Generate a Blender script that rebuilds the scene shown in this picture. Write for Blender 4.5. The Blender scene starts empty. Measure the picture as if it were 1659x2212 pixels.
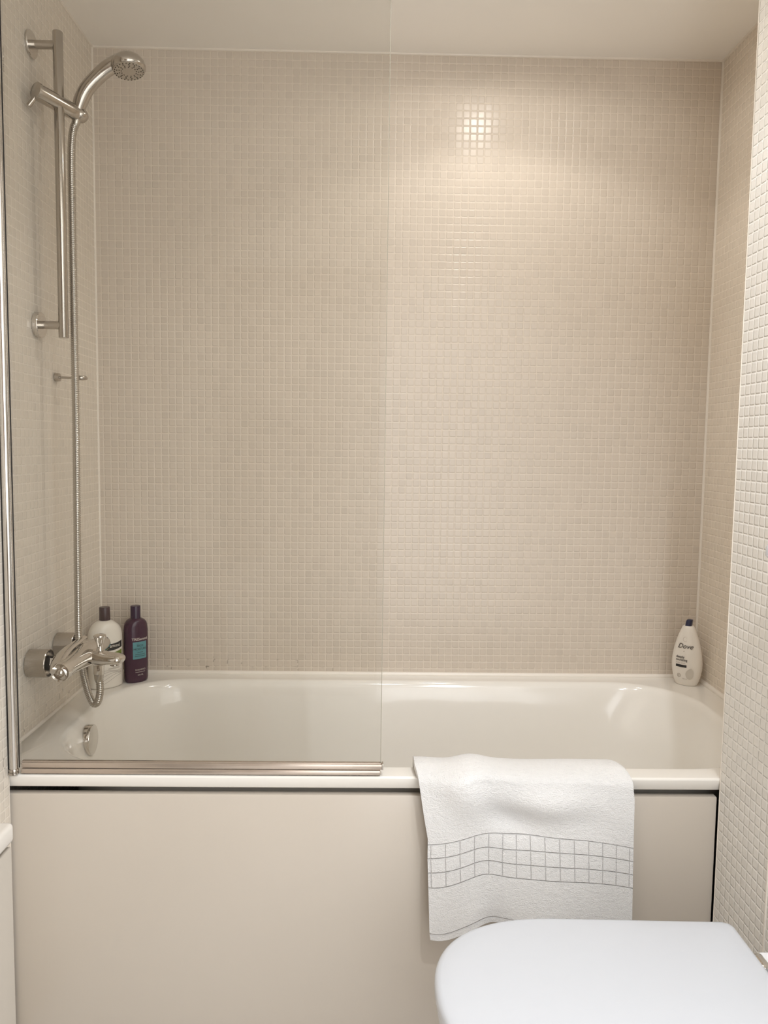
import bpy, bmesh, math, random
from mathutils import Vector, Matrix
random.seed(7)
PI = math.pi
scene = bpy.context.scene
COL = scene.collection

# ------------------------------------------------------------------ camera
yaw, pit, rol = .0183, .083, .0135
F = Vector((math.sin(yaw)*math.cos(pit), math.cos(yaw)*math.cos(pit), -math.sin(pit)))
R0 = Vector((math.cos(yaw), -math.sin(yaw), 0)); U0 = R0.cross(F)
Rv = math.cos(rol)*R0 + math.sin(rol)*U0; Uv = -math.sin(rol)*R0 + math.cos(rol)*U0
cd = bpy.data.cameras.new('camera'); cam = bpy.data.objects.new('camera', cd); COL.objects.link(cam)
M = Matrix((Rv, Uv, -F)).transposed().to_4x4(); M.translation = Vector((.7563, -2.2076, 1.2114))
cam.matrix_world = M
cd.sensor_fit = 'VERTICAL'; cd.sensor_height = 36; cd.lens = 36*1700/2212; cd.clip_start = .02
scene.camera = cam

# ------------------------------------------------------------------ light + exposure
H = 2.2645                      # ceiling height
def col_temp(r, g, b): return (r, g, b)
def spot(name, loc, power, color, size=150, blend=.25, radius=.03, aim=(0, 0, -1)):
    l = bpy.data.lights.new(name, 'SPOT'); l.energy = power; l.color = color
    l.spot_size = math.radians(size); l.spot_blend = blend; l.shadow_soft_size = radius
    o = bpy.data.objects.new(name, l); COL.objects.link(o); o.location = loc
    o.rotation_euler = Vector(aim).to_track_quat('-Z', 'Y').to_euler()
    return o
AREA_P = 30
LAMPS = [  # x, y, power, colour, cone, blend
    ('alcove_beam', 1.087, -.423, 10.0, (1, .97, .92), 134, .30),
    ('alcove_spill', 1.087, -.423, 5.5, (1, .97, .92), 176, .25),
    ('middle_spot', .86, -1.06, 22, (.91, .95, 1), 132, .35),
    ('toilet_spot', 1.16, -1.42, 26, (.91, .95, 1), 132, .35),
    ('door_spot', 1.20, -1.98, 92, (.91, .95, 1), 132, .35),
]
for n, x, y, p, c, s, b in LAMPS:
    spot(n, (x, y, H-.022), p, c, s, b)
def area(name, loc, rot, sx, sy, power, color):
    l = bpy.data.lights.new(name, 'AREA'); l.shape = 'RECTANGLE'; l.size = sx; l.size_y = sy; l.energy = power; l.color = color
    o = bpy.data.objects.new(name, l); COL.objects.link(o); o.location = loc; o.rotation_euler = rot; return o
area('rear_fill_light', (1.145, -2.92, 1.14), (math.radians(90), 0, 0), .58, 2.2, AREA_P*.65, (.94, .965, 1))  # added soft fill from behind the camera; no opening in the wall here
area('side_fill_light', (1.455, -2.10, 1.14), (math.radians(90), 0, math.radians(90)), 1.3, 2.2, AREA_P*1.1, (.94, .965, 1))  # added flat fill along the right wall, which has no window
w = bpy.data.worlds.new('world'); scene.world = w; w.use_nodes = True
w.node_tree.nodes['Background'].inputs[0].default_value = (1, .95, .88, 1)
w.node_tree.nodes['Background'].inputs[1].default_value = .0
vs = scene.view_settings
vs.view_transform = 'Standard'; vs.look = 'None'; vs.gamma = 1; vs.use_curve_mapping = False
vs.exposure = -0.96
scene.cycles.max_bounces = 12; scene.cycles.diffuse_bounces = 8; scene.cycles.transparent_max_bounces = 12
scene.cycles.caustics_reflective = False; scene.cycles.caustics_refractive = False
scene.cycles.sample_clamp_indirect = 4

# ------------------------------------------------------------------ materials
class NT:
    def __init__(s, name):
        s.m = bpy.data.materials.new(name); s.m.use_nodes = True
        s.t = s.m.node_tree; s.t.nodes.clear()
        s.out = s.n('ShaderNodeOutputMaterial')
    def n(s, typ, **kw):
        nd = s.t.nodes.new(typ)
        for k, v in kw.items(): setattr(nd, k, v)
        return nd
    def l(s, a, b): s.t.links.new(a, b)
    def val(s, sock, v):
        if hasattr(v, 'is_linked') or isinstance(v, bpy.types.NodeSocket): s.l(v, sock)
        else: sock.default_value = v
    def math(s, op, a, b=0.0, c=None):
        nd = s.n('ShaderNodeMath', operation=op)
        s.val(nd.inputs[0], a); s.val(nd.inputs[1], b)
        if c is not None: s.val(nd.inputs[2], c)
        return nd.outputs[0]
    def mixc(s, f, a, b):
        nd = s.n('ShaderNodeMix', data_type='RGBA')
        s.val(nd.inputs[0], f); s.val(nd.inputs[6], a); s.val(nd.inputs[7], b)
        return nd.outputs[2]
    def ramp(s, x, lo, hi):
        nd = s.n('ShaderNodeMapRange', interpolation_type='SMOOTHSTEP')
        s.val(nd.inputs[0], x); nd.inputs[1].default_value = lo; nd.inputs[2].default_value = hi
        return nd.outputs[0]
    def noise(s, vec, scale, detail=2, rough=.5):
        nd = s.n('ShaderNodeTexNoise'); s.l(vec, nd.inputs['Vector'])
        nd.inputs['Scale'].default_value = scale; nd.inputs['Detail'].default_value = detail
        nd.inputs['Roughness'].default_value = rough
        return nd.outputs[0]
    def bump(s, h, dist, strength=1, normal=None):
        nd = s.n('ShaderNodeBump'); s.l(h, nd.inputs['Height']); nd.inputs['Distance'].default_value = dist
        nd.inputs['Strength'].default_value = strength
        if normal is not None: s.l(normal, nd.inputs['Normal'])
        return nd.outputs[0]
    def pbr(s, color, rough=.5, metal=0, normal=None, **kw):
        b = s.n('ShaderNodeBsdfPrincipled')
        s.val(b.inputs['Base Color'], color if not isinstance(color, tuple) else (*color, 1))
        s.val(b.inputs['Roughness'], rough); b.inputs['Metallic'].default_value = metal
        if normal is not None: s.l(normal, b.inputs['Normal'])
        for k, v in kw.items(): s.val(b.inputs[k.replace('_', ' ')], v)
        s.l(b.outputs[0], s.out.inputs[0]); return b
    def obj(s): return s.n('ShaderNodeTexCoord').outputs['Object']

def plain(name, color, rough=.5, metal=0, nscale=40, namp=.03, bump=0.0, **kw):
    t = NT(name); co = t.obj()
    f = t.noise(co, nscale, 3)
    c2 = tuple(min(1, c*(1-namp)) for c in color)
    c = t.mixc(f, (*color, 1), (*c2, 1))
    nrm = t.bump(f, bump) if bump else None
    t.pbr(c, rough, metal, nrm, **kw); return t.m

def tile_mat(name, axis, color, grout, p=.02, off=(0, 0), depth=.00065, rough=.24, var=.032, stain=None):
    t = NT(name); co = t.obj()
    sp = t.n('ShaderNodeSeparateXYZ'); t.l(co, sp.inputs[0])
    u, v = sp.outputs[axis], sp.outputs[2]
    uu = t.math('DIVIDE', t.math('ADD', u, 100*p+off[0]), p); vv = t.math('DIVIDE', t.math('ADD', v, off[1]), p)
    nz = t.noise(co, 9, 1)
    iu, iv = t.math('FLOOR', uu), t.math('FLOOR', vv)
    fu = t.math('ABSOLUTE', t.math('SUBTRACT', t.math('FRACT', uu), .5))
    fv = t.math('ABSOLUTE', t.math('SUBTRACT', t.math('FRACT', vv), .5))
    # rounded-square distance (chebyshev-like with round corners)
    d = t.math('POWER', t.math('ADD', t.math('POWER', fu, 8), t.math('POWER', fv, 8)), 1/8)
    g = t.ramp(d, .425, .475)                        # 0 tile .. 1 grout
    cmb = t.n('ShaderNodeCombineXYZ'); t.l(iu, cmb.inputs[0]); t.l(iv, cmb.inputs[1])
    wn = t.n('ShaderNodeTexWhiteNoise', noise_dimensions='2D'); t.l(cmb.outputs[0], wn.inputs[0])
    r = wn.outputs[0]
    rs = t.n('ShaderNodeSeparateColor'); t.l(wn.outputs[1], rs.inputs[0])
    dark = tuple(c*(1-2*var) for c in color)
    base = t.mixc(t.math('POWER', r, 2.2), (*color, 1), (*dark, 1))
    base = t.mixc(t.math('MULTIPLY', nz, .25), base, (color[0]*1.03, color[1]*.97, color[2]*.93, 1))
    c = t.mixc(g, base, (*grout, 1))
    # pillow + per tile tilt
    pil = t.ramp(d, .49, .36)
    tilt = t.math('ADD', t.math('MULTIPLY', t.math('SUBTRACT', t.math('FRACT', uu), .5), t.math('SUBTRACT', rs.outputs[0], .5)),
                  t.math('MULTIPLY', t.math('SUBTRACT', t.math('FRACT', vv), .5), t.math('SUBTRACT', rs.outputs[1], .5)))
    h = t.math('ADD', pil, t.math('MULTIPLY', t.math('MULTIPLY', tilt, pil), .55))
    h = t.math('ADD', h, t.math('MULTIPLY', t.noise(co, 160, 2), .10))
    nrm = t.bump(h, depth)
    ro = t.math('ADD', rough, t.math('MULTIPLY', g, .5))
    if stain: c = stain(t, co, c, g)
    t.pbr(c, ro, 0, nrm, Specular_IOR_Level=.28); return t.m

def mould(t, co, c, g):
    # dark specks of mould in the joints just above the bath rim, left part only
    sp = t.n('ShaderNodeSeparateXYZ'); t.l(co, sp.inputs[0])
    low = t.math('MULTIPLY', t.ramp(sp.outputs[2], .66, .565), t.ramp(sp.outputs[2], .555, .558))
    n = t.ramp(t.noise(co, 55, 1), .60, .68)
    left = t.ramp(sp.outputs[0], 1.1, .2)
    f = t.math('MULTIPLY', t.math('MULTIPLY', t.math('MULTIPLY', low, n), left), t.math('ADD', t.math('MULTIPLY', g, .7), .05))
    return t.mixc(f, c, (.10, .08, .06, 1))

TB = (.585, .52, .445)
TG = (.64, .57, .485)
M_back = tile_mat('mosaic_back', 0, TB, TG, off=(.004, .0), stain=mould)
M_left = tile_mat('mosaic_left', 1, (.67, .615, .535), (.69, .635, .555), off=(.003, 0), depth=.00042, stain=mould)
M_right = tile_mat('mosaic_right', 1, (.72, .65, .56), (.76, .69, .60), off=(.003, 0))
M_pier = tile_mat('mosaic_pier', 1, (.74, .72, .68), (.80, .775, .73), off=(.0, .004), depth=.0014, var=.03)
M_ceil = plain('ceiling_paint', (.86, .83, .78), .85, nscale=6, namp=.03)
M_paint = plain('wall_paint', (.82, .82, .82), .8)
M_floor = plain('floor_tile', (.72, .71, .70), .5)
M_door = plain('door_wood', (.22, .14, .09), .45, nscale=12, namp=.4)
M_seal = plain('silicone', (.74, .68, .60), .4, namp=.06)
M_seal_w = plain('silicone_white', (.80, .75, .68), .35, namp=.05)
M_acr = plain('bath_acrylic', (.785, .757, .705), .11, namp=.01, Specular_IOR_Level=.5)
M_panel = plain('panel_laminate', (.535, .482, .418), .28, nscale=3, namp=.03)
M_cab = plain('cabinet_laminate', (.36, .325, .28), .35, nscale=3, namp=.03)
M_black = plain('black_rubber', (.012, .01, .009), .5)
M_cer = plain('white_ceramic', (.84, .85, .88), .18, namp=.01)
M_lid = plain('white_lid_plastic', (.57, .595, .64), .22, namp=.01)
M_chrome = plain('chrome', (.70, .67, .63), .07, 1, namp=.02)
M_chrome_b = plain('chrome_worn', (.52, .48, .43), .19, 1, namp=.12)
M_steel = plain('hose_steel', (.52, .49, .44), .22, 1, namp=.1)
M_profile = plain('seal_profile', (.55, .47, .40), .25, .7, namp=.1)
M_mirror = plain('mirror_glass', (.80, .80, .80), .01, 1, namp=0)
M_wwhite = plain('worktop_white', (.50, .47, .43), .2)
M_nozz = plain('nozzle_rubber', (.05, .035, .02), .6)
M_brown = plain('bottle_cap_brown', (.045, .02, .022), .35)
M_wbot = plain('bottle_white', (.74, .70, .63), .3, namp=.01)
M_purple = plain('bottle_purple', (.050, .016, .036), .25, namp=.1)
M_dove = plain('bottle_cream', (.78, .74, .68), .3, namp=.01)
M_navy = plain('cap_navy', (.02, .022, .06), .3)
M_teal = plain('label_teal', (.09, .25, .28), .35)
M_green = plain('label_green', (.20, .26, .05), .4, nscale=120, namp=.5)
M_ink = plain('ink_black', (.02, .018, .018), .5)
M_inkd = plain('ink_dark_grey', (.10, .085, .075), .5)
M_inkg = plain('ink_grey', (.30, .26, .22), .5)
M_inkl = plain('ink_pale', (.52, .45, .42), .5)
M_lgrey = plain('drop_grey', (.58, .54, .48), .4)
M_tape = plain('lamp_ring_white', (.8, .8, .8), .4)

def emis(name, color, strength):
    t = NT(name); e = t.n('ShaderNodeEmission'); e.inputs[0].default_value = (*color, 1); e.inputs[1].default_value = strength
    t.l(e.outputs[0], t.out.inputs[0]); return t.m
M_lens = emis('lamp_lens', (1, .93, .84), 160)
M_lens_dim = emis('lamp_lens_room', (1, .97, .93), 12)

def glass_mat():
    t = NT('screen_glass')
    tr = t.n('ShaderNodeBsdfTransparent'); tr.inputs[0].default_value = (.957, .955, .945, 1)
    gl = t.n('ShaderNodeBsdfGlossy'); gl.inputs['Roughness'].default_value = .01
    fr = t.n('ShaderNodeFresnel'); fr.inputs[0].default_value = 1.45
    mx = t.n('ShaderNodeMixShader')
    t.l(t.math('MULTIPLY', fr.outputs[0], .5), mx.inputs[0]); t.l(tr.outputs[0], mx.inputs[1]); t.l(gl.outputs[0], mx.inputs[2])
    t.l(mx.outputs[0], t.out.inputs[0]); return t.m
M_glass = glass_mat()
M_gedge = plain('glass_edge', (.30, .28, .22), .15, namp=.05)

def towel_mat():
    t = NT('terry_cotton'); uv = t.n('ShaderNodeTexCoord').outputs['UV']
    sp = t.n('ShaderNodeSeparateXYZ'); t.l(uv, sp.inputs[0]); u, v = sp.outputs[0], sp.outputs[1]
    # v = drop below the rim fold in metres, u = metres across
    P = .0272
    inb = t.math('MULTIPLY', t.ramp(v, .150, .1515), t.ramp(v, .2345, .233))
    def groove(x, p, o, wd):
        f = t.math('ABSOLUTE', t.math('SUBTRACT', t.math('FRACT', t.math('DIVIDE', t.math('ADD', x, o), p)), .5))
        return t.ramp(f, .5-wd, .5)
    gv = groove(v, .0272, .0272*20-.1515, .055)
    gu = groove(u, .0283, .0283*20-.006, .04)
    g = t.math('MULTIPLY', t.math('MAXIMUM', gv, t.math('MULTIPLY', gu, .45)), inb)
    hem = t.math('MULTIPLY', t.ramp(v, .3165, .3180), t.ramp(v, .3205, .3190)); g = t.math('MAXIMUM', g, hem)
    co = t.obj()
    mp = t.n('ShaderNodeMapping'); t.l(uv, mp.inputs[0]); mp.inputs['Scale'].default_value = (1, 1.5, 1)
    n1 = t.noise(mp.outputs[0], 330, 3, .7); n2 = t.noise(mp.outputs[0], 90, 3, .6)
    h = t.math('ADD', t.math('MULTIPLY', n1, .55), t.math('MULTIPLY', n2, .5))
    h = t.math('SUBTRACT', h, t.math('MULTIPLY', g, .8))
    nrm = t.bump(h, .0065, 1)
    c = t.mixc(g, (.88, .875, .87, 1), (.84, .83, .82, 1))
    t.pbr(c, .95, 0, nrm, Sheen_Weight=.3, Sheen_Roughness=.6); return t.m
M_towel = towel_mat()

# ------------------------------------------------------------------ mesh helpers
def link(name, me, mat, parent=None, smooth=True, angle=40):
    o = bpy.data.objects.new(name, me); COL.objects.link(o)
    if isinstance(mat, (list, tuple)):
        for m in mat: me.materials.append(m)
    elif mat: me.materials.append(mat)
    if parent: o.parent = parent
    if smooth:
        for p in me.polygons: p.use_smooth = True
        try: me.set_sharp_from_angle(angle=math.radians(angle))
        except Exception: pass
    return o
def obj(name, bm, mat, parent=None, smooth=True, angle=40):
    bmesh.ops.recalc_face_normals(bm, faces=bm.faces)
    me = bpy.data.meshes.new(name); bm.to_mesh(me); bm.free()
    if parent is not None and parent.get('_o') is not None:
        ox = Vector(parent['_o']); me.transform(Matrix.Translation(-ox))
    return link(name, me, mat, parent, smooth, angle)
def thing(name, label, cat, loc, group=None):
    o = bpy.data.objects.new(name, None); COL.objects.link(o); o.location = loc; o.empty_display_size = .05
    o['_o'] = tuple(loc); o['label'] = label; o['category'] = cat
    if group: o['group'] = group
    return o
def tag(o, label, cat, group=None):
    o['label'] = label; o['category'] = cat
    if group: o['group'] = group
    return o
def struct(name, bm, mat, **kw):
    o = obj(name, bm, mat, **kw); o['kind'] = 'structure'; return o
def box(bm, x0, x1, y0, y1, z0, z1, bev=0, seg=2):
    g = bmesh.ops.create_cube(bm, size=1)
    vs_ = g['verts']
    for v in vs_:
        v.co = Vector(((x0+x1)/2 + v.co.x*(x1-x0), (y0+y1)/2 + v.co.y*(y1-y0), (z0+z1)/2 + v.co.z*(z1-z0)))
    if bev:
        es = list({e for v in vs_ for e in v.link_edges})
        bmesh.ops.bevel(bm, geom=es, offset=bev, segments=seg, affect='EDGES', profile=.5)
    return bm
def frame(d):
    d = Vector(d).normalized()
    up = Vector((0, 0, 1)) if abs(d.z) < .95 else Vector((0, 1, 0))
    a = up.cross(d).normalized(); b = d.cross(a).normalized()
    return d, a, b
def rings_loft(bm, rings, closed=True, cap0=True, cap1=True):
    vv = [[bm.verts.new(p) for p in r] for r in rings]
    n = len(vv[0])
    for i in range(len(vv)-1):
        for j in range(n if closed else n-1):
            k = (j+1) % n
            try: bm.faces.new((vv[i][j], vv[i][k], vv[i+1][k], vv[i+1][j]))
            except ValueError: pass
    if cap0: bm.faces.new(list(reversed(vv[0])))
    if cap1: bm.faces.new(vv[-1])
    return vv
def lathe(bm, base, axis, prof, n=32, sx=1, sy=1, caps=True):
    """prof: list of (t along axis, radius)"""
    d, a, b = frame(axis); base = Vector(base)
    rings = [[base + d*t + (a*math.cos(2*PI*j/n)*sx + b*math.sin(2*PI*j/n)*sy)*max(r, 1e-5) for j in range(n)] for t, r in prof]
    rings_loft(bm, rings, cap0=caps, cap1=caps); return bm
def smooth_path(pts, n):
    """Catmull-Rom through pts (tuples any dim)"""
    P = [Vector(p) for p in pts]; P = [2*P[0]-P[1]] + P + [2*P[-1]-P[-2]]
    out = []
    for i in range(1, len(P)-2):
        for k in range(n):
            t = k/n
            out.append(.5*((2*P[i]) + (P[i+1]-P[i-1])*t + (2*P[i-1]-5*P[i]+4*P[i+1]-P[i+2])*t*t + (-P[i-1]+3*P[i]-3*P[i+1]+P[i+2])*t**3))
    out.append(P[-2]); return out
def sweep(bm, path, radii, n=16, flat=None, caps=True, up0=None):
    """path list of Vector, radii list, flat: list of (sx,sy) scale"""
    m = len(path); rings = []
    a = None
    for i in range(m):
        d = (path[min(i+1, m-1)] - path[max(i-1, 0)]).normalized()
        if a is None:
            a = Vector(up0).cross(d).normalized() if up0 else frame(d)[1]
        a = (a - d*a.dot(d)).normalized(); b = d.cross(a)
        fx, fy = flat[i] if flat else (1, 1)
        rings.append([path[i] + (a*math.cos(2*PI*j/n)*fx + b*math.sin(2*PI*j/n)*fy)*radii[i] for j in range(n)])
    rings_loft(bm, rings, cap0=caps, cap1=caps); return bm
def quad(bm, pts):
    bm.faces.new([bm.verts.new(p) for p in pts])

# ------------------------------------------------------------------ room shell
W = 1.70; YF = -.70; XB = 1.4624; RIM = .56; XL = .056; YR = -2.95; T = .10
bm = bmesh.new(); box(bm, -T, W+T, 0, T, 0, H); struct('wall_back', bm, M_back, smooth=False)
bm = bmesh.new(); box(bm, -T, 0, YF, 0, 0, H); struct('wall_left', bm, M_left, smooth=False)
bm = bmesh.new(); box(bm, -T, XL, YR, YF, 0, H); struct('wall_left_front', bm, M_left, smooth=False)
bm = bmesh.new(); box(bm, W, W+T, YF, 0, 0, H); struct('wall_right', bm, M_right, smooth=False)
bm = bmesh.new(); box(bm, XB, W+T, YR, YF, 0, H, .0015, 1); struct('wall_right_front', bm, M_pier, smooth=False)
bm = bmesh.new(); box(bm, -T, W+T, YR-T, YR, 0, H); struct('wall_front', bm, M_paint, smooth=False)
bm = bmesh.new(); box(bm, -T, W+T, YR-T, T, -T, 0); struct('floor', bm, M_floor, smooth=False)
bm = bmesh.new(); box(bm, -T, W+T, YR-T, T, H, H+T); struct('ceiling', bm, M_ceil, smooth=False)
bm = bmesh.new(); box(bm, .06, .80, YR, YR+.03, 0, 2.03, .004); dr = struct('door_1', bm, M_door)
bm = bmesh.new(); lathe(bm, (.74, YR+.03, 1.0), (0, 1, 0), [(0, .012), (.04, .010), (.045, .018), (.065, .02), (.07, .012)], 20)
obj('door_knob', bm, M_chrome, dr)
# silicone / grout beads in the corners
def bead(name, a, b, r, mat=M_seal):
    bm = bmesh.new(); lathe(bm, a, Vector(b)-Vector(a), [(0, r), ((Vector(b)-Vector(a)).length, r)], 10)
    return struct(name, bm, mat)
bead('trim_1', (0, 0, RIM), (0, 0, H), .0042)
bead('trim_2', (W, 0, RIM), (W, 0, H), .0052)
bead('trim_3', (0, 0, H), (W, 0, H), .0045)
bead('trim_4', (0, YF, H), (0, 0, H), .0045)
bead('trim_5', (W, YF, H), (W, 0, H), .0045)
bead('trim_6', (.004, -.001, RIM+.002), (W-.004, -.001, RIM+.002), .0075, M_seal_w)
bead('trim_7', (.001, YF, RIM+.002), (.001, -.004, RIM+.002), .0050, M_seal_w)
bead('trim_8', (W-.001, YF+.01, RIM+.002), (W-.001, -.004, RIM+.002), .0085, M_seal_w)
bead('trim_9', (XB-.0005, YF-.0005, 0), (XB-.0005, YF-.0005, H), .0013, M_seal)
# upright joint in the pier tiling near the toilet
bm = bmesh.new(); box(bm, XB-.0022, XB+.001, -.8985, -.8955, 0, .60); struct('trim_10', bm, M_seal_w, smooth=False)

# ------------------------------------------------------------------ ceiling lamps (recessed, above the frame)
for x, y, lab in ((1.087, -.423, 'small round recessed ceiling light above the bath'), (.86, -1.06, 'small round recessed ceiling light in front of the bath'),
                  (1.16, -1.42, 'small round recessed ceiling light above the toilet'), (1.20, -1.98, 'small round recessed ceiling light near the door')):
    lt = thing('ceiling_light', lab, 'ceiling light', (x, y, H), 'recessed ceiling lights')
    hot = y > -.7; rd_ = .004 if hot else .018
    bm = bmesh.new(); lathe(bm, (x, y, H-.0005), (0, 0, -1), [(0, .048), (.003, .048), (.004, .045), (rd_, .040), (rd_, .034), (.001, .033)], 36, caps=False); obj('ring', bm, M_tape, lt)
    bm = bmesh.new(); lathe(bm, (x, y, H-.0008), (0, 0, -1), [(0, .033), (.0015, .033), (.0016, .001)], 32); obj('lens', bm, M_lens if hot else M_lens_dim, lt)

# ------------------------------------------------------------------ bath
def rrect(x0, x1, y0, y1, r, z, n=10):
    pts = []
    for cx, cy, a0 in ((x1-r, y1-r, 0), (x0+r, y1-r, 90), (x0+r, y0+r, 180), (x1-r, y0+r, 270)):
        for k in range(n+1):
            a = math.radians(a0 + 90*k/n)
            pts.append(Vector((cx + r*math.cos(a), cy + r*math.sin(a), z)))
    return pts
bath = thing('bathtub', 'white built-in bathtub with a flat front rim under the mosaic wall', 'bathtub', (.85, -.35, 0))
e = .0015
X0, X1, Y0, Y1 = e, W-e, YF+.001, -e
bm = bmesh.new()
rings = [rrect(X0, X1, Y0, Y1, .003, .20), rrect(X0, X1, Y0+.02, Y1, .003, .20), rrect(X0, X1, Y0+.02, Y1, .003, .532)]
rings = [rrect(X0, X1, Y0+.018, Y1, .003, .5335), rrect(X0, X1, Y0+.0095, Y1, .003, .5325), rrect(X0, X1, Y0+.0078, Y1, .003, .5345)]
for a in (0, 20, 40, 60, 75, 90):       # rounded top edge, front only looks soft
    a = math.radians(a); rr = .005
    rings.append(rrect(X0, X1, Y0 + rr*(1-math.cos(a)), Y1, .003, RIM-rr+rr*math.sin(a)))
ix0, ix1, iy0, iy1, ir = .072, W-.075, -.652, -.055, .20
rings.append(rrect(ix0-.004, ix1+.004, iy0-.003, iy1+.004, ir+.004, RIM))
prof = [(0, 0), (.004, -.002), (.009, -.007), (.014, -.016), (.020, -.040), (.027, -.080), (.036, -.16), (.046, -.24), (.062, -.30), (.095, -.345), (.15, -.368), (.22, -.375)]
for ins, dz in prof:
    sl = 1.9 if ins > .02 else 1.0
    rings.append(rrect(ix0+ins, ix1-ins*sl, iy0+ins*.85, iy1-ins*1.05, max(.06, ir-ins*.35), RIM+dz))
rings_loft(bm, rings, cap0=False, cap1=True)
obj('tub', bm, M_acr, bath, angle=60)
# overflow knob with its round recess
oc = Vector((.0885, -.375, .5065))
bm = bmesh.new()
lathe(bm, oc+Vector((-.020, 0, 0)), (1, 0, 0), [(0, .052), (.004, .052), (.0075, .050), (.0085, .046), (.006, .041), (.006, .01)], 48)
obj('overflow_collar', bm, M_acr, bath)
bm = bmesh.new()
lathe(bm, oc+Vector((-.012, 0, 0)), (1, .02, .02), [(0, .030), (.006, .030), (.006, .0345), (.008, .0355), (.0275, .0355), (.0290, .0348), (.0293, .0338), (.0293, .001)], 56)
obj('overflow_knob', bm, M_chrome, bath, angle=30)

# front panel under the rim
bm = bmesh.new(); box(bm, .002, XB-.0025, YF+.006, YF+.024, 0.0, .5195, .0022, 2)
obj('front_panel', bm, M_panel, bath)['label'] = 'plain beige front panel'

# ------------------------------------------------------------------ shower screen
GY = -.690; GX0, GX1 = .0752, .7838; GT = 2.12
scr = thing('shower_screen', 'frameless clear glass bath screen standing on the left of the bath rim', 'shower screen', (.07, GY, RIM))
bm = bmesh.new(); box(bm, GX0, GX1, GY-.003, GY+.003, .578, GT)
obj('glass_pane', bm, M_glass, scr, smooth=False)
bm = bmesh.new(); box(bm, GX1-.0002, GX1+.0009, GY-.003, GY+.003, .586, GT)
obj('glass_edge', bm, M_gedge, scr, smooth=False)
bm = bmesh.new()
box(bm, .078, GX1+.003, GY-.0065, GY+.0065, .5725, .5835, .0014)
box(bm, .078, GX1+.001, GY-.0045, GY+.0045, .5835, .5855, .0006)
box(bm, .078, GX1, GY-.009, GY+.005, .5615, .5718, .0025)
obj('bottom_seal', bm, M_profile, scr)
bm = bmesh.new(); box(bm, GX1+.0025, GX1+.0055, GY-.007, GY+.007, .5725, .5850, .0008)
obj('seal_end_cap', bm, M_chrome_b, scr)
bm = bmesh.new(); box(bm, .0735, .0750, GY-.0075, GY-.0045, .5735, GT)
obj('hinge_gasket', bm, M_black, scr, smooth=False)
bm = bmesh.new()
lathe(bm, (.0655, GY-.012, .5735), (0, 0, 1), [(0, .0075), (.001, .008), (GT-.575, .008), (GT-.574, .007)], 28)
obj('hinge_post', bm, M_chrome, scr)
bm = bmesh.new()
lathe(bm, (.0655, GY-.012, .5625), (0, 0, 1), [(0, .0085), (.001, .0095), (.004, .0095), (.0048, .0082), (.0062, .0082), (.007, .0092), (.010, .0092), (.011, .0085)], 28)
obj('pivot_foot', bm, M_chrome_b, scr)
bm = bmesh.new(); box(bm, XL+.0005, .0600, GY-.016, GY-.011, .5735, GT)
obj('wall_channel', bm, M_black, scr, smooth=False)

# ------------------------------------------------------------------ shower rail
RY = -.391
rail = thing('shower_riser_rail', 'tall round chrome shower rail fixed to the left wall on two arms', 'shower rail', (0, RY, 1.446))
bx = .0605
bm = bmesh.new(); lathe(bm, (bx, RY, 1.446), (0, 0, 1), [(0, .0100), (.001, .0108), (.660, .0108), (.661, .0100)], 32)
obj('rail_bar', bm, M_chrome_b, rail)
for k, (z, th) in enumerate(((2.079, .005), (1.474, .012))):
    bm = bmesh.new(); lathe(bm, (.0005, RY, z), (1, 0, 0), [(0, .0285), (th-.001, .0285), (th, .0278), (th+.0002, .008)], 44)
    f = obj('wall_flange', bm, M_chrome, rail, angle=30)
    bm = bmesh.new(); lathe(bm, (th, RY, z), (1, 0, 0), [(0, .0092), (bx-th, .0092)], 24)
    obj('bracket_arm', bm, M_chrome_b, rail)
# sliding holder
A = Vector((.030, -.428, 1.9635)); B = Vector((.086, -.348, 1.950)); dAB = B-A; LAB = dAB.length
bm = bmesh.new(); lathe(bm, A, dAB, [(0, .0178), (.012, .0180), (LAB*.75, .0176), (LAB, .0148), (LAB+.004, .0130)], 32)
sl = obj('slider_body', bm, M_chrome_b, rail)
bm = bmesh.new(); lathe(bm, A-dAB.normalized()*.007, dAB, [(0, .0175), (.001, .0190), (.0065, .0193), (.0072, .0175)], 32)
obj('clamp_knob', bm, M_chrome_b, rail)
bm = bmesh.new(); sweep(bm, [A+Vector((-.004, -.004, -.012)), A+Vector((-.018, -.007, -.032))], [.0048, .0052], 14)
obj('clamp_lever', bm, M_chrome_b, rail)
S = Vector((.0905, -.345, 1.950))
bm = bmesh.new()
lathe(bm, S, (.45, -.30, -.84), [(-.020, .0138), (-.014, .0150), (0, .0168), (.008, .0155), (.013, .0105), (.014, .003)], 28)
obj('swivel_socket', bm, M_chrome_b, rail)

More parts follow.
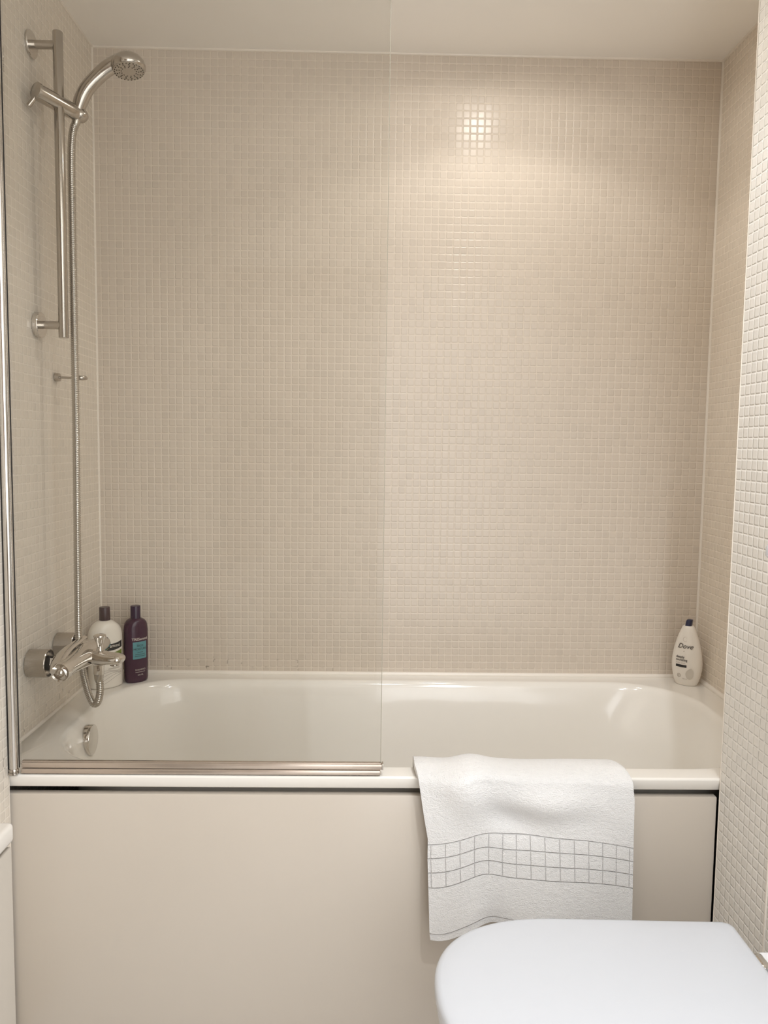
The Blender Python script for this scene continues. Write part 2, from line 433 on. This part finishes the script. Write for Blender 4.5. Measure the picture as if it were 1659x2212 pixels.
# ------------------------------------------------------------------ hand shower
hs = thing('hand_shower', 'chrome hand shower with a round domed head held in the rail slider', 'shower head', (.0905, -.35, 1.945))
pp = smooth_path([(.0825, -.347, 1.938), (.0865, -.348, 1.958), (.0940, -.350, 1.979), (.1105, -.352, 2.007), (.1405, -.353, 2.037), (.1650, -.354, 2.0545), (.186, -.354, 2.0640)], 8)
m = len(pp); rad = []
for i in range(m):
    t = i/(m-1)
    rad.append(.0110 + .0050*min(1, t*3) + .0020*max(0, (t-.6)/.4))
bm = bmesh.new(); sweep(bm, pp, rad, 24, flat=[(1, 1)]*m)
obj('handle', bm, M_chrome_b, hs)
for t0 in (.17,):
    i = int(t0*m)
    bm = bmesh.new(); d = (pp[i+1]-pp[i]).normalized(); lathe(bm, pp[i], d, [(-.0012, rad[i]-.001), (-.0012, rad[i]+.0008), (.0012, rad[i]+.0008), (.0012, rad[i]-.001)], 28)
    obj('handle_ring', bm, M_nozz, hs)
hc = Vector((.2035, -.354, 2.0455)); hn = Vector((.13, -.12, -.98)).normalized()
bm = bmesh.new()
lathe(bm, hc, -hn, [(-.002, .0335), (.000, .0358), (.004, .0378), (.010, .0380), (.017, .0362), (.024, .0320), (.030, .0250), (.0345, .0150), (.0365, .004), (.0366, .0002)], 48)
obj('shower_head', bm, M_chrome_b, hs, angle=50)
bm = bmesh.new(); lathe(bm, hc+hn*.0018, -hn, [(-.0015, .0002), (-.0015, .012), (-.0008, .0335), (.001, .0338)], 48, caps=False)
obj('spray_face', bm, plain('spray_face_grey', (.50, .45, .38), .3, .5), hs)
d, a, b = frame(hn)
bm = bmesh.new()
for r, n_, o_ in ((.0312, 26, 0), (.0262, 13, .12), (.0212, 13, 0), (.0165, 13, .2)):
    for j in range(n_):
        an = 2*PI*(j+o_)/n_
        c = hc + hn*.0028 + (a*math.cos(an)+b*math.sin(an))*r
        lathe(bm, c, hn, [(0, .0015), (.0011, .0012)], 8)
obj('spray_nozzles', bm, M_nozz, hs)

# ------------------------------------------------------------------ hose
hose_pts = [(.0815, -.348, 1.931), (.0765, -.352, 1.915), (.0735, -.358, 1.86), (.0755, -.366, 1.70), (.0775, -.372, 1.446), (.078, -.374, 1.27), (.077, -.375, 1.058), (.0755, -.375, .85), (.075, -.374, .766), (.0765, -.372, .72),
            (.0830, -.374, .677), (.0950, -.380, .632), (.1080, -.388, .606), (.1180, -.394, .6005), (.1270, -.398, .610), (.1320, -.400, .633), (.1315, -.400, .655), (.1300, -.400, .672)]
P = smooth_path(hose_pts, 60)
# resample to equal steps
step = .00105; Q = [P[0]]; acc = 0
for i in range(1, len(P)):
    seg = P[i]-P[i-1]; L = seg.length; s0 = 0
    while L - s0 > 1e-9 and acc + (L-s0) >= step:
        s0 += step-acc; acc = 0; Q.append(P[i-1]+seg*(s0/L))
    acc += L-s0
rd = [.0088 if (i % 4) in (0, 1) else .0074 for i in range(len(Q))]
bm = bmesh.new(); sweep(bm, Q, rd, 12)
hose = thing('shower_hose', 'long ribbed metal shower hose hanging straight down and looping up under the mixer tap', 'shower hose', tuple(Q[-1]))
obj('hose_tube', bm, M_steel, hose, angle=80)
bm = bmesh.new(); lathe(bm, (.1300, -.400, .660), (-.02, 0, 1), [(-.004, .0078), (0, .0095), (.008, .0105), (.0135, .0108), (.0140, .0100)], 28)
obj('hose_nut', bm, M_steel, hose)
bm = bmesh.new(); lathe(bm, (.0830, -.3475, 1.938), (-.3, -.05, -1), [(-.004, .009), (0, .0098), (.006, .0092), (.016, .0078)], 24)
obj('hose_cone', bm, M_steel, hose)

# hose guide on the wall
clip = thing('hose_guide', 'small chrome wall hook with an open ring behind the shower hose', 'hose guide', (0, -.291, 1.366))
bm = bmesh.new(); lathe(bm, (.0005, -.291, 1.366), (1, 0, 0), [(0, .010), (.004, .0103), (.010, .0098), (.011, .006)], 24, sx=1.15)
obj('wall_plate', bm, M_chrome_b, clip)
bm = bmesh.new()
sweep(bm, smooth_path([(.010, -.291, 1.366), (.025, -.292, 1.3655), (.036, -.294, 1.365), (.046, -.298, 1.365)], 6), [.0028]*19, 12)
obj('hook_stem', bm, M_chrome_b, clip)
ring = []
for k in range(33):
    an = math.radians(-150 + 300*k/32); ring.append(Vector((.0600 + .0135*math.cos(an), -.291+.0125*math.sin(an), 1.3652)))
bm = bmesh.new(); sweep(bm, ring, [.0040]*33, 12, up0=(0, 0, 1), flat=[(.8, 1.15)]*33)
obj('hook_ring', bm, M_chrome_b, clip)

# ------------------------------------------------------------------ bath mixer
tap = thing('bath_mixer_tap', 'chrome wall-mounted bath mixer tap with spout and lever above the bath end', 'tap', (0, -.393, .718))
ZT = .7185
for y in (-.470, -.312):
    bm = bmesh.new()
    lathe(bm, (.0005, y, ZT), (1, 0, 0), [(0, .0305), (.001, .0315), (.043, .0315), (.0445, .0305), (.0445, .0285), (.030, .0270), (.030, .006)], 48)
    fl = obj('wall_escutcheon', bm, M_chrome_b, tap, angle=30)
    bm = bmesh.new(); lathe(bm, (.028, y, ZT), (1, 0, 0), [(0, .016), (.028, .016), (.030, .0145)], 6)
    obj('hex_nut', bm, M_chrome, tap, angle=20)
    bm = bmesh.new(); lathe(bm, (.056, y, ZT), (1, 0, 0), [(0, .0135), (.008, .0165), (.016, .0150), (.030, .015)], 28)
    obj('union_elbow', bm, M_chrome, tap)
bm = bmesh.new()
lathe(bm, (.094, -.520, ZT-.002), (.05, 1, .02), [(0, .0150), (.002, .0185), (.010, .0195), (.030, .0195), (.060, .0210), (.095, .0245), (.125, .0272), (.155, .0262), (.185, .0225), (.205, .0195), (.222, .0198), (.228, .0170), (.230, .004)], 36)
obj('tap_body', bm, M_chrome, tap, angle=50)
# cartridge end facing the room
bm = bmesh.new(); lathe(bm, (.0915, -.531, ZT-.004), (.05, 1, .02), [(0, .0100), (.0015, .0115), (.003, .0165), (.0, .0195), (.006, .0218), (.018, .0210), (.020, .018)], 36)
obj('handle_cap', bm, M_chrome, tap, angle=30)
bm = bmesh.new(); lathe(bm, (.0915, -.536, ZT-.004), (.05, 1, .02), [(0, .0005), (.001, .004), (.004, .0075), (.008, .0092)], 28)
obj('handle_button', bm, M_chrome, tap)
# lever sweeping back over the near half of the body
lp = smooth_path([(.086, -.528, ZT-.002), (.078, -.505, ZT+.010), (.074, -.468, ZT+.019), (.0745, -.430, ZT+.025), (.080, -.390, ZT+.030), (.084, -.360, ZT+.034)], 8)
lm = len(lp)
bm = bmesh.new(); sweep(bm, lp, [.0165*(1-.62*(i/(lm-1)))+.0005 for i in range(lm)], 20, up0=(0, 0, 1), flat=[(1, .42+.1*math.sin(PI*i/(lm-1))) for i in range(lm)])
obj('tap_lever', bm, M_chrome, tap)
# spout
sp_ = smooth_path([(.088, -.398, ZT+.003), (.110, -.400, ZT+.000), (.135, -.402, ZT-.004), (.160, -.404, ZT-.006), (.180, -.405, ZT-.006), (.1915, -.406, ZT-.003)], 8)
sm = len(sp_)
def srad(t): return .0245*(1-t)**.0 * (1 - .18*t) * (1 if t < .72 else math.sqrt(max(.02, 1-((t-.72)/.285)**2)))
bm = bmesh.new(); sweep(bm, sp_, [srad(i/(sm-1)) for i in range(sm)], 28, up0=(0, 0, 1), flat=[(1.05, .86-.34*(i/(sm-1))) for i in range(sm)])
obj('spout', bm, M_chrome, tap)
bm = bmesh.new(); lathe(bm, (.168, -.404, ZT-.0225), (0, 0, 1), [(0, .0095), (.001, .0105), (.012, .0105)], 24)
obj('aerator', bm, M_chrome_b, tap)
bm = bmesh.new(); lathe(bm, (.1335, -.400, ZT+.012), (0, 0, 1), [(0, .0085), (.006, .0070), (.014, .0072), (.022, .0100), (.030, .0132), (.0335, .0140), (.036, .0135), (.0375, .010), (.038, .001)], 32)
obj('diverter_knob', bm, M_chrome, tap)
bm = bmesh.new(); lathe(bm, (.1300, -.400, .6740), (0, 0, 1), [(0, .0112), (.001, .0118), (.012, .0118), (.022, .0125)], 28)
obj('hose_outlet', bm, M_chrome, tap)

# ------------------------------------------------------------------ bottles
FONT = None
def rot_frame(c, ang):
    """front faces -y rotated by ang towards +x"""
    f = Vector((math.sin(ang), -math.cos(ang), 0)); r = Vector((math.cos(ang), math.sin(ang), 0))
    return f, r
def interp(tab, z):
    for (z0, v0), (z1, v1) in zip(tab, tab[1:]):
        if z <= z1: 
            t = (z-z0)/(z1-z0) if z1 > z0 else 0
            return v0+(v1-v0)*max(0, min(1, t))
    return tab[-1][1]
class Bottle:
    def __init__(s, c, ang, prof, ratio, expo=2.0):
        s.c = Vector(c); s.ang = ang; s.prof = prof; s.ratio = ratio; s.e = expo
        s.f, s.r = rot_frame(c, ang)
    def ring(s, z, hw, n=48):
        hd = hw*interp(s.ratio, z); pts = []
        for j in range(n):
            t = 2*PI*j/n; cx, sy = math.cos(t), math.sin(t)
            k = (abs(cx)**s.e + abs(sy)**s.e)**(-1/s.e)
            pts.append(s.c + s.r*(hw*cx*k) + s.f*(hd*sy*k) + Vector((0, 0, z)))
        return pts
    def mesh(s):
        bm = bmesh.new(); rings_loft(bm, [s.ring(z, hw) for z, hw in s.prof]); return bm
    def surf(s, x, z, lift=.0005):
        hw = interp(s.prof, z); hd = hw*interp(s.ratio, z)
        q = min(.985, abs(x)/hw)
        yy = hd*(1-q**s.e)**(1/s.e)
        return s.c + s.r*x + s.f*(yy+lift) + Vector((0, 0, z))
    def patch(s, name, x0, x1, z0, z1, mat, parent, lift=.0004, topf=None, botf=None, shape=None, nx=16, nz=8):
        bm = bmesh.new(); g = []
        for i in range(nz+1):
            row = []
            for j in range(nx+1):
                x = x0+(x1-x0)*j/nx
                a_ = z0+(botf(x) if botf else 0); b_ = z1+(topf(x) if topf else 0)
                row.append(bm.verts.new(s.surf(x, a_+(b_-a_)*i/nz, lift)))
            g.append(row)
        for i in range(nz):
            for j in range(nx): bm.faces.new((g[i][j], g[i][j+1], g[i+1][j+1], g[i+1][j]))
        return obj(name, bm, mat, parent)
    def text(s, name, body, size, x, z, mat, parent, shear=0, align='CENTER', lift=.0014, sx=1, bold=0):
        cu = bpy.data.curves.new('t', 'FONT'); cu.body = body; cu.size = size; cu.align_x = align; cu.shear = shear; cu.resolution_u = 3
        cu.offset = bold
        o = bpy.data.objects.new('t', cu); COL.objects.link(o)
        bpy.context.view_layer.update()
        dg = bpy.context.evaluated_depsgraph_get()
        me = bpy.data.meshes.new_from_object(o.evaluated_get(dg)); bpy.data.objects.remove(o)
        bm = bmesh.new(); bm.from_mesh(me)
        bmesh.ops.subdivide_edges(bm, edges=[e for e in bm.edges if e.calc_length() > size*.7], cuts=1)
        for v in bm.verts: v.co = s.surf(x+v.co.x*sx, z+v.co.y, lift)
        return obj(name, bm, mat, parent, smooth=False)
    def circle(s, name, x, z, r0, r1, mat, parent, lift=.0007, a0=0, a1=360, n=28):
        bm = bmesh.new(); A_, B_ = [], []
        for k in range(n+1):
            an = math.radians(a0+(a1-a0)*k/n)
            A_.append(bm.verts.new(s.surf(x+r0*math.cos(an), z+r0*math.sin(an), lift))); B_.append(bm.verts.new(s.surf(x+r1*math.cos(an), z+r1*math.sin(an), lift)))
        for k in range(n): bm.faces.new((A_[k], A_[k+1], B_[k+1], B_[k]))
        return obj(name, bm, mat, parent)

Z0 = RIM+.0005
# white conditioner bottle
wb = thing('shampoo_bottle', 'squat white bottle with dark brown cap and green label behind the tap', 'bottle', (.0525, -.125, Z0))
b1 = Bottle((.0525, -.125, Z0), math.radians(42), [(0, .040), (.002, .0435), (.005, .0448), (.06, .0452), (.125, .0455), (.142, .0448), (.152, .0425), (.160, .0385), (.167, .0330), (.173, .0260), (.177, .0190), (.179, .0130), (.182, .0125)], [(0, .70), (.15, .70), (.179, 1), (.2, 1)], 2.2)
obj('body', b1.mesh(), M_wbot, wb)
bm = bmesh.new(); lathe(bm, b1.c+Vector((0, 0, .1795)), (0, 0, 1), [(0, .0138), (.001, .0142), (.034, .0136), (.0352, .0128), (.0354, .002)], 36)
obj('cap', bm, M_brown, wb)
arc = lambda x: -.004+x*x*4
b1.patch('black_band', -.036, .036, .106, .124, M_ink, wb, topf=arc, botf=arc)
b1.text('brand_text', 'TRESemmé', .0125, 0, .1105, M_wbot, wb, lift=.0009, sx=1.0)
b1.patch('green_label', -.036, .036, .070, .100, M_green, wb, topf=arc, botf=arc)
b1.text('variant_text', 'BOTANIQUE', .0075, 0, .086, M_wbot, wb, lift=.0009)
for k in range(5):
    fz = lambda x, k=k: .006*math.sin(x*60+k*.7)+x*.18
    b1.patch('swirl_line', -.030+.002*k, .034, .022+.006*k, .0228+.006*k, M_inkg, wb, topf=fz, botf=fz, nz=1)
b1.text('small_text', 'conditioner', .007, .010, .052, M_inkg, wb, shear=.2)

# purple shampoo bottle
pb = thing('shampoo_bottle', 'dark purple bottle with a teal label standing in the back left bath corner', 'bottle', (.1195, -.075, Z0))
b2 = Bottle((.1195, -.075, Z0), math.radians(44), [(0, .029), (.003, .0315), (.010, .0328), (.10, .0332), (.142, .0332), (.155, .0318), (.163, .0290), (.169, .0240), (.173, .0180), (.175, .0130), (.178, .0125)], [(0, .72), (.155, .72), (.175, 1), (.2, 1)], 2.2)
obj('body', b2.mesh(), M_purple, pb)
bm = bmesh.new(); lathe(bm, b2.c+Vector((0, 0, .1745)), (0, 0, 1), [(0, .0132), (.033, .0132), (.0342, .0124), (.0344, .002)], 36)
obj('cap', bm, plain('cap_plum', (.035, .016, .04), .3), pb)
b2.patch('teal_label', -.0195, .0195, .066, .113, M_teal, pb)
b2.text('brand_text', 'TRESemmé', .0096, 0, .1175, M_inkl, pb, bold=.0002)
b2.text('variant_text', 'RICH', .0078, 0, .100, M_ink, pb, lift=.0010)
b2.text('variant_text', 'MOISTURE', .0078, 0, .0905, M_ink, pb, lift=.0010)
for k, (zz, hw) in enumerate(((.084, .008), (.078, .014), (.073, .015))):
    b2.patch('label_line', -hw, hw, zz, zz+.0010, M_ink, pb, lift=.0010, nz=1)
b2.text('small_text', 'SHAMPOO', .0062, 0, .034, M_inkl, pb)
b2.text('small_text', '500 ML', .0055, 0, .020, M_inkl, pb)
b2.patch('label_line', -.014, .014, .029, .030, M_inkl, pb, lift=.0008, nz=1)

# body wash bottle
dw = thing('body_wash_bottle', 'white teardrop body wash bottle with navy cap in the right bath corner', 'bottle', (1.648, -.066, Z0))
b3 = Bottle((1.648, -.066, Z0), math.radians(-38), [(0, .0270), (.0015, .0290), (.010, .0325), (.025, .0370), (.045, .0405), (.060, .0412), (.078, .0400), (.100, .0365), (.120, .0315), (.140, .0250), (.155, .0192), (.163, .0155), (.166, .0125)], [(0, .66), (.06, .60), (.13, .68), (.166, .9)], 2.15)
obj('body', b3.mesh(), M_dove, dw)
bm = bmesh.new()
c0 = b3.c+Vector((0, 0, .158)); cr = []
for z, hw, hd, sh in ((0, .0085, .0105, -.001), (.008, .0085, .0108, 0), (.020, .0083, .0104, .0015), (.0245, .0078, .0095, .003), (.0255, .006, .0070, .003)):
    cr.append([c0+b3.r*(hw*math.copysign(abs(math.cos(2*PI*j/32))**.7, math.cos(2*PI*j/32))+sh)+b3.f*(hd*math.copysign(abs(math.sin(2*PI*j/32))**.7, math.sin(2*PI*j/32)))+Vector((0, 0, z)) for j in range(32)])
rings_loft(bm, cr); obj('cap', bm, M_navy, dw)
b3.circle('bird_emblem', -.001, .130, .0062, .0069, M_inkl, dw, a0=70, a1=300)
b3.patch('bird_emblem', -.001, .006, .128, .1315, M_inkg, dw, topf=lambda x: .0012*math.sin(x*900), botf=lambda x: -.001*math.sin(x*900))
b3.text('brand_text', 'Dove', .0185, -.001, .1055, M_inkd, dw, shear=.35, bold=.0002)
b3.circle('small_emblem', -.003, .097, .0, .0016, M_lgrey, dw)
b3.text('heading_text', 'deeply', .0088, -.024, .078, M_inkd, dw, align='LEFT', bold=.0002)
b3.text('heading_text', 'nourishing', .0088, -.024, .0698, M_inkd, dw, align='LEFT', bold=.0002, sx=.85)
b3.text('small_text', 'body wash', .0062, -.024, .0625, M_inkl, dw, align='LEFT')
b3.patch('dark_bar', -.024, .006, .0520, .0590, M_ink, dw, lift=.0006)
b3.circle('round_mark', -.014, .028, .0040, .0052, M_inkg, dw)
b3.circle('round_mark', -.014, .028, .0, .0018, M_inkg, dw)
b3.text('small_text', '450 ml', .0048, .002, .0185, M_inkl, dw)
bm = bmesh.new(); vs2 = []
for k in range(28):
    t = 2*PI*k/28; r_ = .010*(1-.55*max(0, math.sin(t))**3)
    vs2.append(bm.verts.new(b3.surf(.014+r_*math.cos(t)+.004*max(0, math.sin(t)),   .036+.016*math.sin(t), .0014)))
bm.faces.new(vs2); obj('cream_drop', bm, M_lgrey, dw)

# ------------------------------------------------------------------ towel
def gauss(x, m, s_): return math.exp(-((x-m)/s_)**2)
def towel():
    NX, NV = 150, 190
    bm = bmesh.new(); uvl = bm.loops.layers.uv.new('uv')
    def edgeL(d): return .8515 + (.0265*min(1, max(0, d)/.14)) + .006*max(0, min(1, (d-.18)/.15)) + .010*max(0, (d-.31)/.05)**2
    def edgeR(d): return 1.263 + .018*(min(1, max(0, d+.035)/.095))**.7 + .004*min(1, max(0, d)/.3)
    def point(u, s):
        # s: arc distance; s<0 behind the fold (inside bath), s>0 front drop
        us = u/1.0
        x = edgeL(s) + (edgeR(s)-edgeL(s))*u
        # fold profile (y,z) : inside tub -> over rim -> down the front
        top = .5765 - .004*u + .010*gauss(u, .27, .09) - .002*gauss(u, .55, .15)
        top -= .004*max(0, (u-.97)/.03)**2*max(0, 1-max(0, s)/.07)
        R = .036
        if s < -.06:
            y = -.628 + (-.06-s)*.15 ; z = top-.014 + (s+.06)*.98
        elif s < .045:
            a = (s+.06)/.105*PI/1.0
            y = -.6705 + .0425*math.cos(a); z = top-.014 + .014*max(0, math.sin(a))**.7
        else:
            y = -.713 - .012*min(1, (s-.045)/.25); z = top-.014-(s-.045)
        d = max(0, s)
        k = min(1, d/.10)
        # sag towards the sides
        z -= (.012*abs(u-.52)**1.5*2.8 + .006*gauss(u, .02, .13))*k
        z -= .012*max(0, (u-.72)/.28)**1.6*k
        z -= .012*gauss(u, .06, .10)*min(1, max(0, d-.2)/.12)
        # folds (towards the room is -y)
        w = .0
        w += .022*gauss(u, .20+.9*max(0, d-.05), .10)*gauss(d, .06, .07)            # ridge from the top running right
        w -= .021*gauss(u, .40, .16)*gauss(d, .115+.05*(u-.4), .035)
        w += .017*gauss(u, .60, .22)*gauss(d, .085, .03)
        w -= .006*gauss(u, .74, .14)*gauss(d, .10, .03)
        w += .010*gauss(u, .5, .20)*min(1, d/.2)*math.sin(min(1, d/.34)*PI*.5)
        w += .007*math.sin(u*9.5+d*4)*min(1, d/.20)
        w += .012*gauss(u, .22-.3*(d-.25), .09)*gauss(d, .33, .07)
        w -= .009*gauss(u, .36, .10)*gauss(d, .36, .05)
        y -= w
        y -= .006
        return Vector((x, y, z))
    S0, S1 = -.11, .330
    grid = []
    for i in range(NV+1):
        s = S0+(S1-S0)*i/NV
        grid.append([bm.verts.new(point(j/NX, s)) for j in range(NX+1)])
    for i in range(NV):
        for j in range(NX):
            f = bm.faces.new((grid[i][j], grid[i][j+1], grid[i+1][j+1], grid[i+1][j]))
            for lp_, (ii, jj) in zip(f.loops, ((i, j), (i, j+1), (i+1, j+1), (i+1, j))):
                lp_[uvl].uv = (jj/NX*.41, S0+(S1-S0)*ii/NV)
    me = bpy.data.meshes.new('hand_towel'); bm.to_mesh(me); bm.free()
    o = link('hand_towel', me, M_towel, None, True, 180)
    for q_ in o.data.polygons: q_.use_smooth = True
    so = o.modifiers.new('thickness', 'SOLIDIFY'); so.thickness = .0135; so.offset = 0
    be = o.modifiers.new('round', 'BEVEL'); be.width = .005; be.segments = 3; be.limit_method = 'ANGLE'; be.angle_limit = math.radians(50)
    return o
tag(towel(), 'white terry hand towel with a chequered woven band draped over the bath rim', 'towel')

# ------------------------------------------------------------------ toilet
CY = -1.158; XT0, XT1 = .857, 1.352; LZ = .452
toilet = thing('toilet', 'white wall-hung toilet with closed rounded lid at the lower right', 'toilet', (1.16, CY, 0))
def dshape(x0, x1, hw, z, n=40, rc=.012, p=2.35, shift=0, a=.20):
    pts = []
    # straight back corners then super-elliptic nose (pointing -x)
    pts += [Vector((x1, CY-hw*.945+rc, z)), Vector((x1-rc*.3, CY-hw*.945+rc*.3, z)), Vector((x1-rc, CY-hw*.95, z))]
    for k in range(1, 6): pts.append(Vector((x1-rc-(x1-rc-x0-a)*k/6, CY-hw*(.95+.05*k/6), z)))
    for k in range(n+1):
        t = -PI/2 - PI*k/n
        cx, sy = math.cos(t), math.sin(t)
        pts.append(Vector((x0+a+a*math.copysign(abs(cx)**(2/p), cx), CY+hw*math.copysign(abs(sy)**(2/p), sy), z)))
    for k in range(5, 0, -1): pts.append(Vector((x1-rc-(x1-rc-x0-a)*k/6, CY+hw*(.95+.05*k/6), z)))
    pts += [Vector((x1-rc, CY+hw*.95, z)), Vector((x1-rc*.3, CY+hw*.945-rc*.3, z)), Vector((x1, CY+hw*.945-rc, z))]
    return pts
bm = bmesh.new()
rs_ = []
for ins, z in ((.010, LZ-.020), (.002, LZ-.019), (0, LZ-.015), (0, LZ-.008), (.0015, LZ-.004), (.005, LZ-.0012), (.010, LZ), (.03, LZ+.0012), (.07, LZ+.002), (.12, LZ+.0024)):
    rs_.append(dshape(XT0+ins, XT1-ins, .170-ins, z, a=.20-ins*.7))
rings_loft(bm, rs_); obj('lid', bm, M_lid, toilet, angle=60)
bm = bmesh.new()
rs_ = [dshape(XT0+.004+i_, XT1-.02-i_, .166-i_, z) for i_, z in ((.006, LZ-.041), (0, LZ-.038), (0, LZ-.026), (.004, LZ-.0235))]
rings_loft(bm, rs_); obj('seat', bm, M_lid, toilet)
bm = bmesh.new()
rs_ = []
for x0, x1, hw, z in ((1.12, XB-.002, .085, .06), (1.08, XB-.002, .095, .09), (1.00, XB-.002, .115, .18), (.92, XB-.002, .140, .28), (.885, XB-.002, .158, .36), (.872, XB-.002, .163, .40), (.872, XB-.002, .163, .407), (.880, XB-.002, .156, .410)):
    L_ = x1-x0
    r_ = dshape(x0, x1, hw, z, rc=.02, a=min(.2, L_*.5))
    for v in r_:                    # waist behind the hinges
        t = max(0, (v.x-1.30)/.16)
        v.y = CY+(v.y-CY)*(1-.36*min(1, t*1.6))
    rs_.append(r_)
rings_loft(bm, rs_); obj('pan', bm, M_cer, toilet, angle=60)
for sy in (-1, 1):
    bm = bmesh.new(); lathe(bm, (1.36, CY+sy*.075-.018, LZ-.022), (0, 1, 0), [(0, .011), (.002, .0125), (.034, .0125), (.036, .011)], 24)
    obj('hinge', bm, M_chrome, toilet)
# wall-side plinth of the pan
bm = bmesh.new(); box(bm, 1.372, XB-.001, CY-.115, CY+.118, .405, .428, .006, 3); obj('mounting_deck', bm, M_cer, toilet)

# ------------------------------------------------------------------ vanity at the left edge, mirror above
van = thing('vanity_unit', 'pale vanity unit with a white worktop, just its corner at the left edge', 'vanity unit', (.2, -1.7, 0))
VX, VY = .362, -1.35
bm = bmesh.new(); box(bm, XL+.001, VX, -2.1, VY, .7640, .7870, .005, 3); obj('worktop', bm, M_wwhite, van)
bm = bmesh.new(); box(bm, XL+.001, VX-.018, -2.1, VY-.002, .20, .7600, .002, 2); obj('cabinet', bm, M_cab, van)
for k in range(2):
    bm = bmesh.new(); box(bm, VX-.0175, VX-.002, -2.095+.375*k, -1.73+.375*k+.002, .205, .7595, .002, 2)
    dd = obj('cabinet_door', bm, M_cab, van)
    bm = bmesh.new(); box(bm, VX-.002, VX+.016, -1.76+.05*k, -1.75+.05*k, .62, .72, .003, 2); obj('handle', bm, M_chrome, dd)

# small shelf on the pier at the right edge
sh = thing('wall_shelf', 'small white wall shelf with a rounded end at the right edge', 'shelf', (XB, -1.10, 1.045))
bm = bmesh.new()
x0, x1, y0, y1, r = 1.388, XB-.001, -1.40, -.950, .030
rs_ = []
def shelf_ring(ins, z):
    pts = [Vector((x1, y1-ins, z))]
    for k in range(9):
        an = math.radians(90+90*k/8); pts.append(Vector((x0+r+(r-ins)*math.cos(an), y1-r+(r-ins)*math.sin(an), z)))
    pts += [Vector((x0+ins, y0+ins, z)), Vector((x1, y0+ins, z))]
    return pts
rings_loft(bm, [shelf_ring(i_, z) for i_, z in ((.003, 1.043), (0, 1.046), (0, 1.058), (.002, 1.063), (.006, 1.066))])
obj('shelf_board', bm, M_lid, sh)
bm = bmesh.new(); box(bm, XB-.02, XB-.001, -1.35, -.975, .985, 1.043, .003, 2); obj('shelf_bracket', bm, M_wwhite, sh)

for o in bpy.data.objects:
    if '_o' in o: del o['_o']
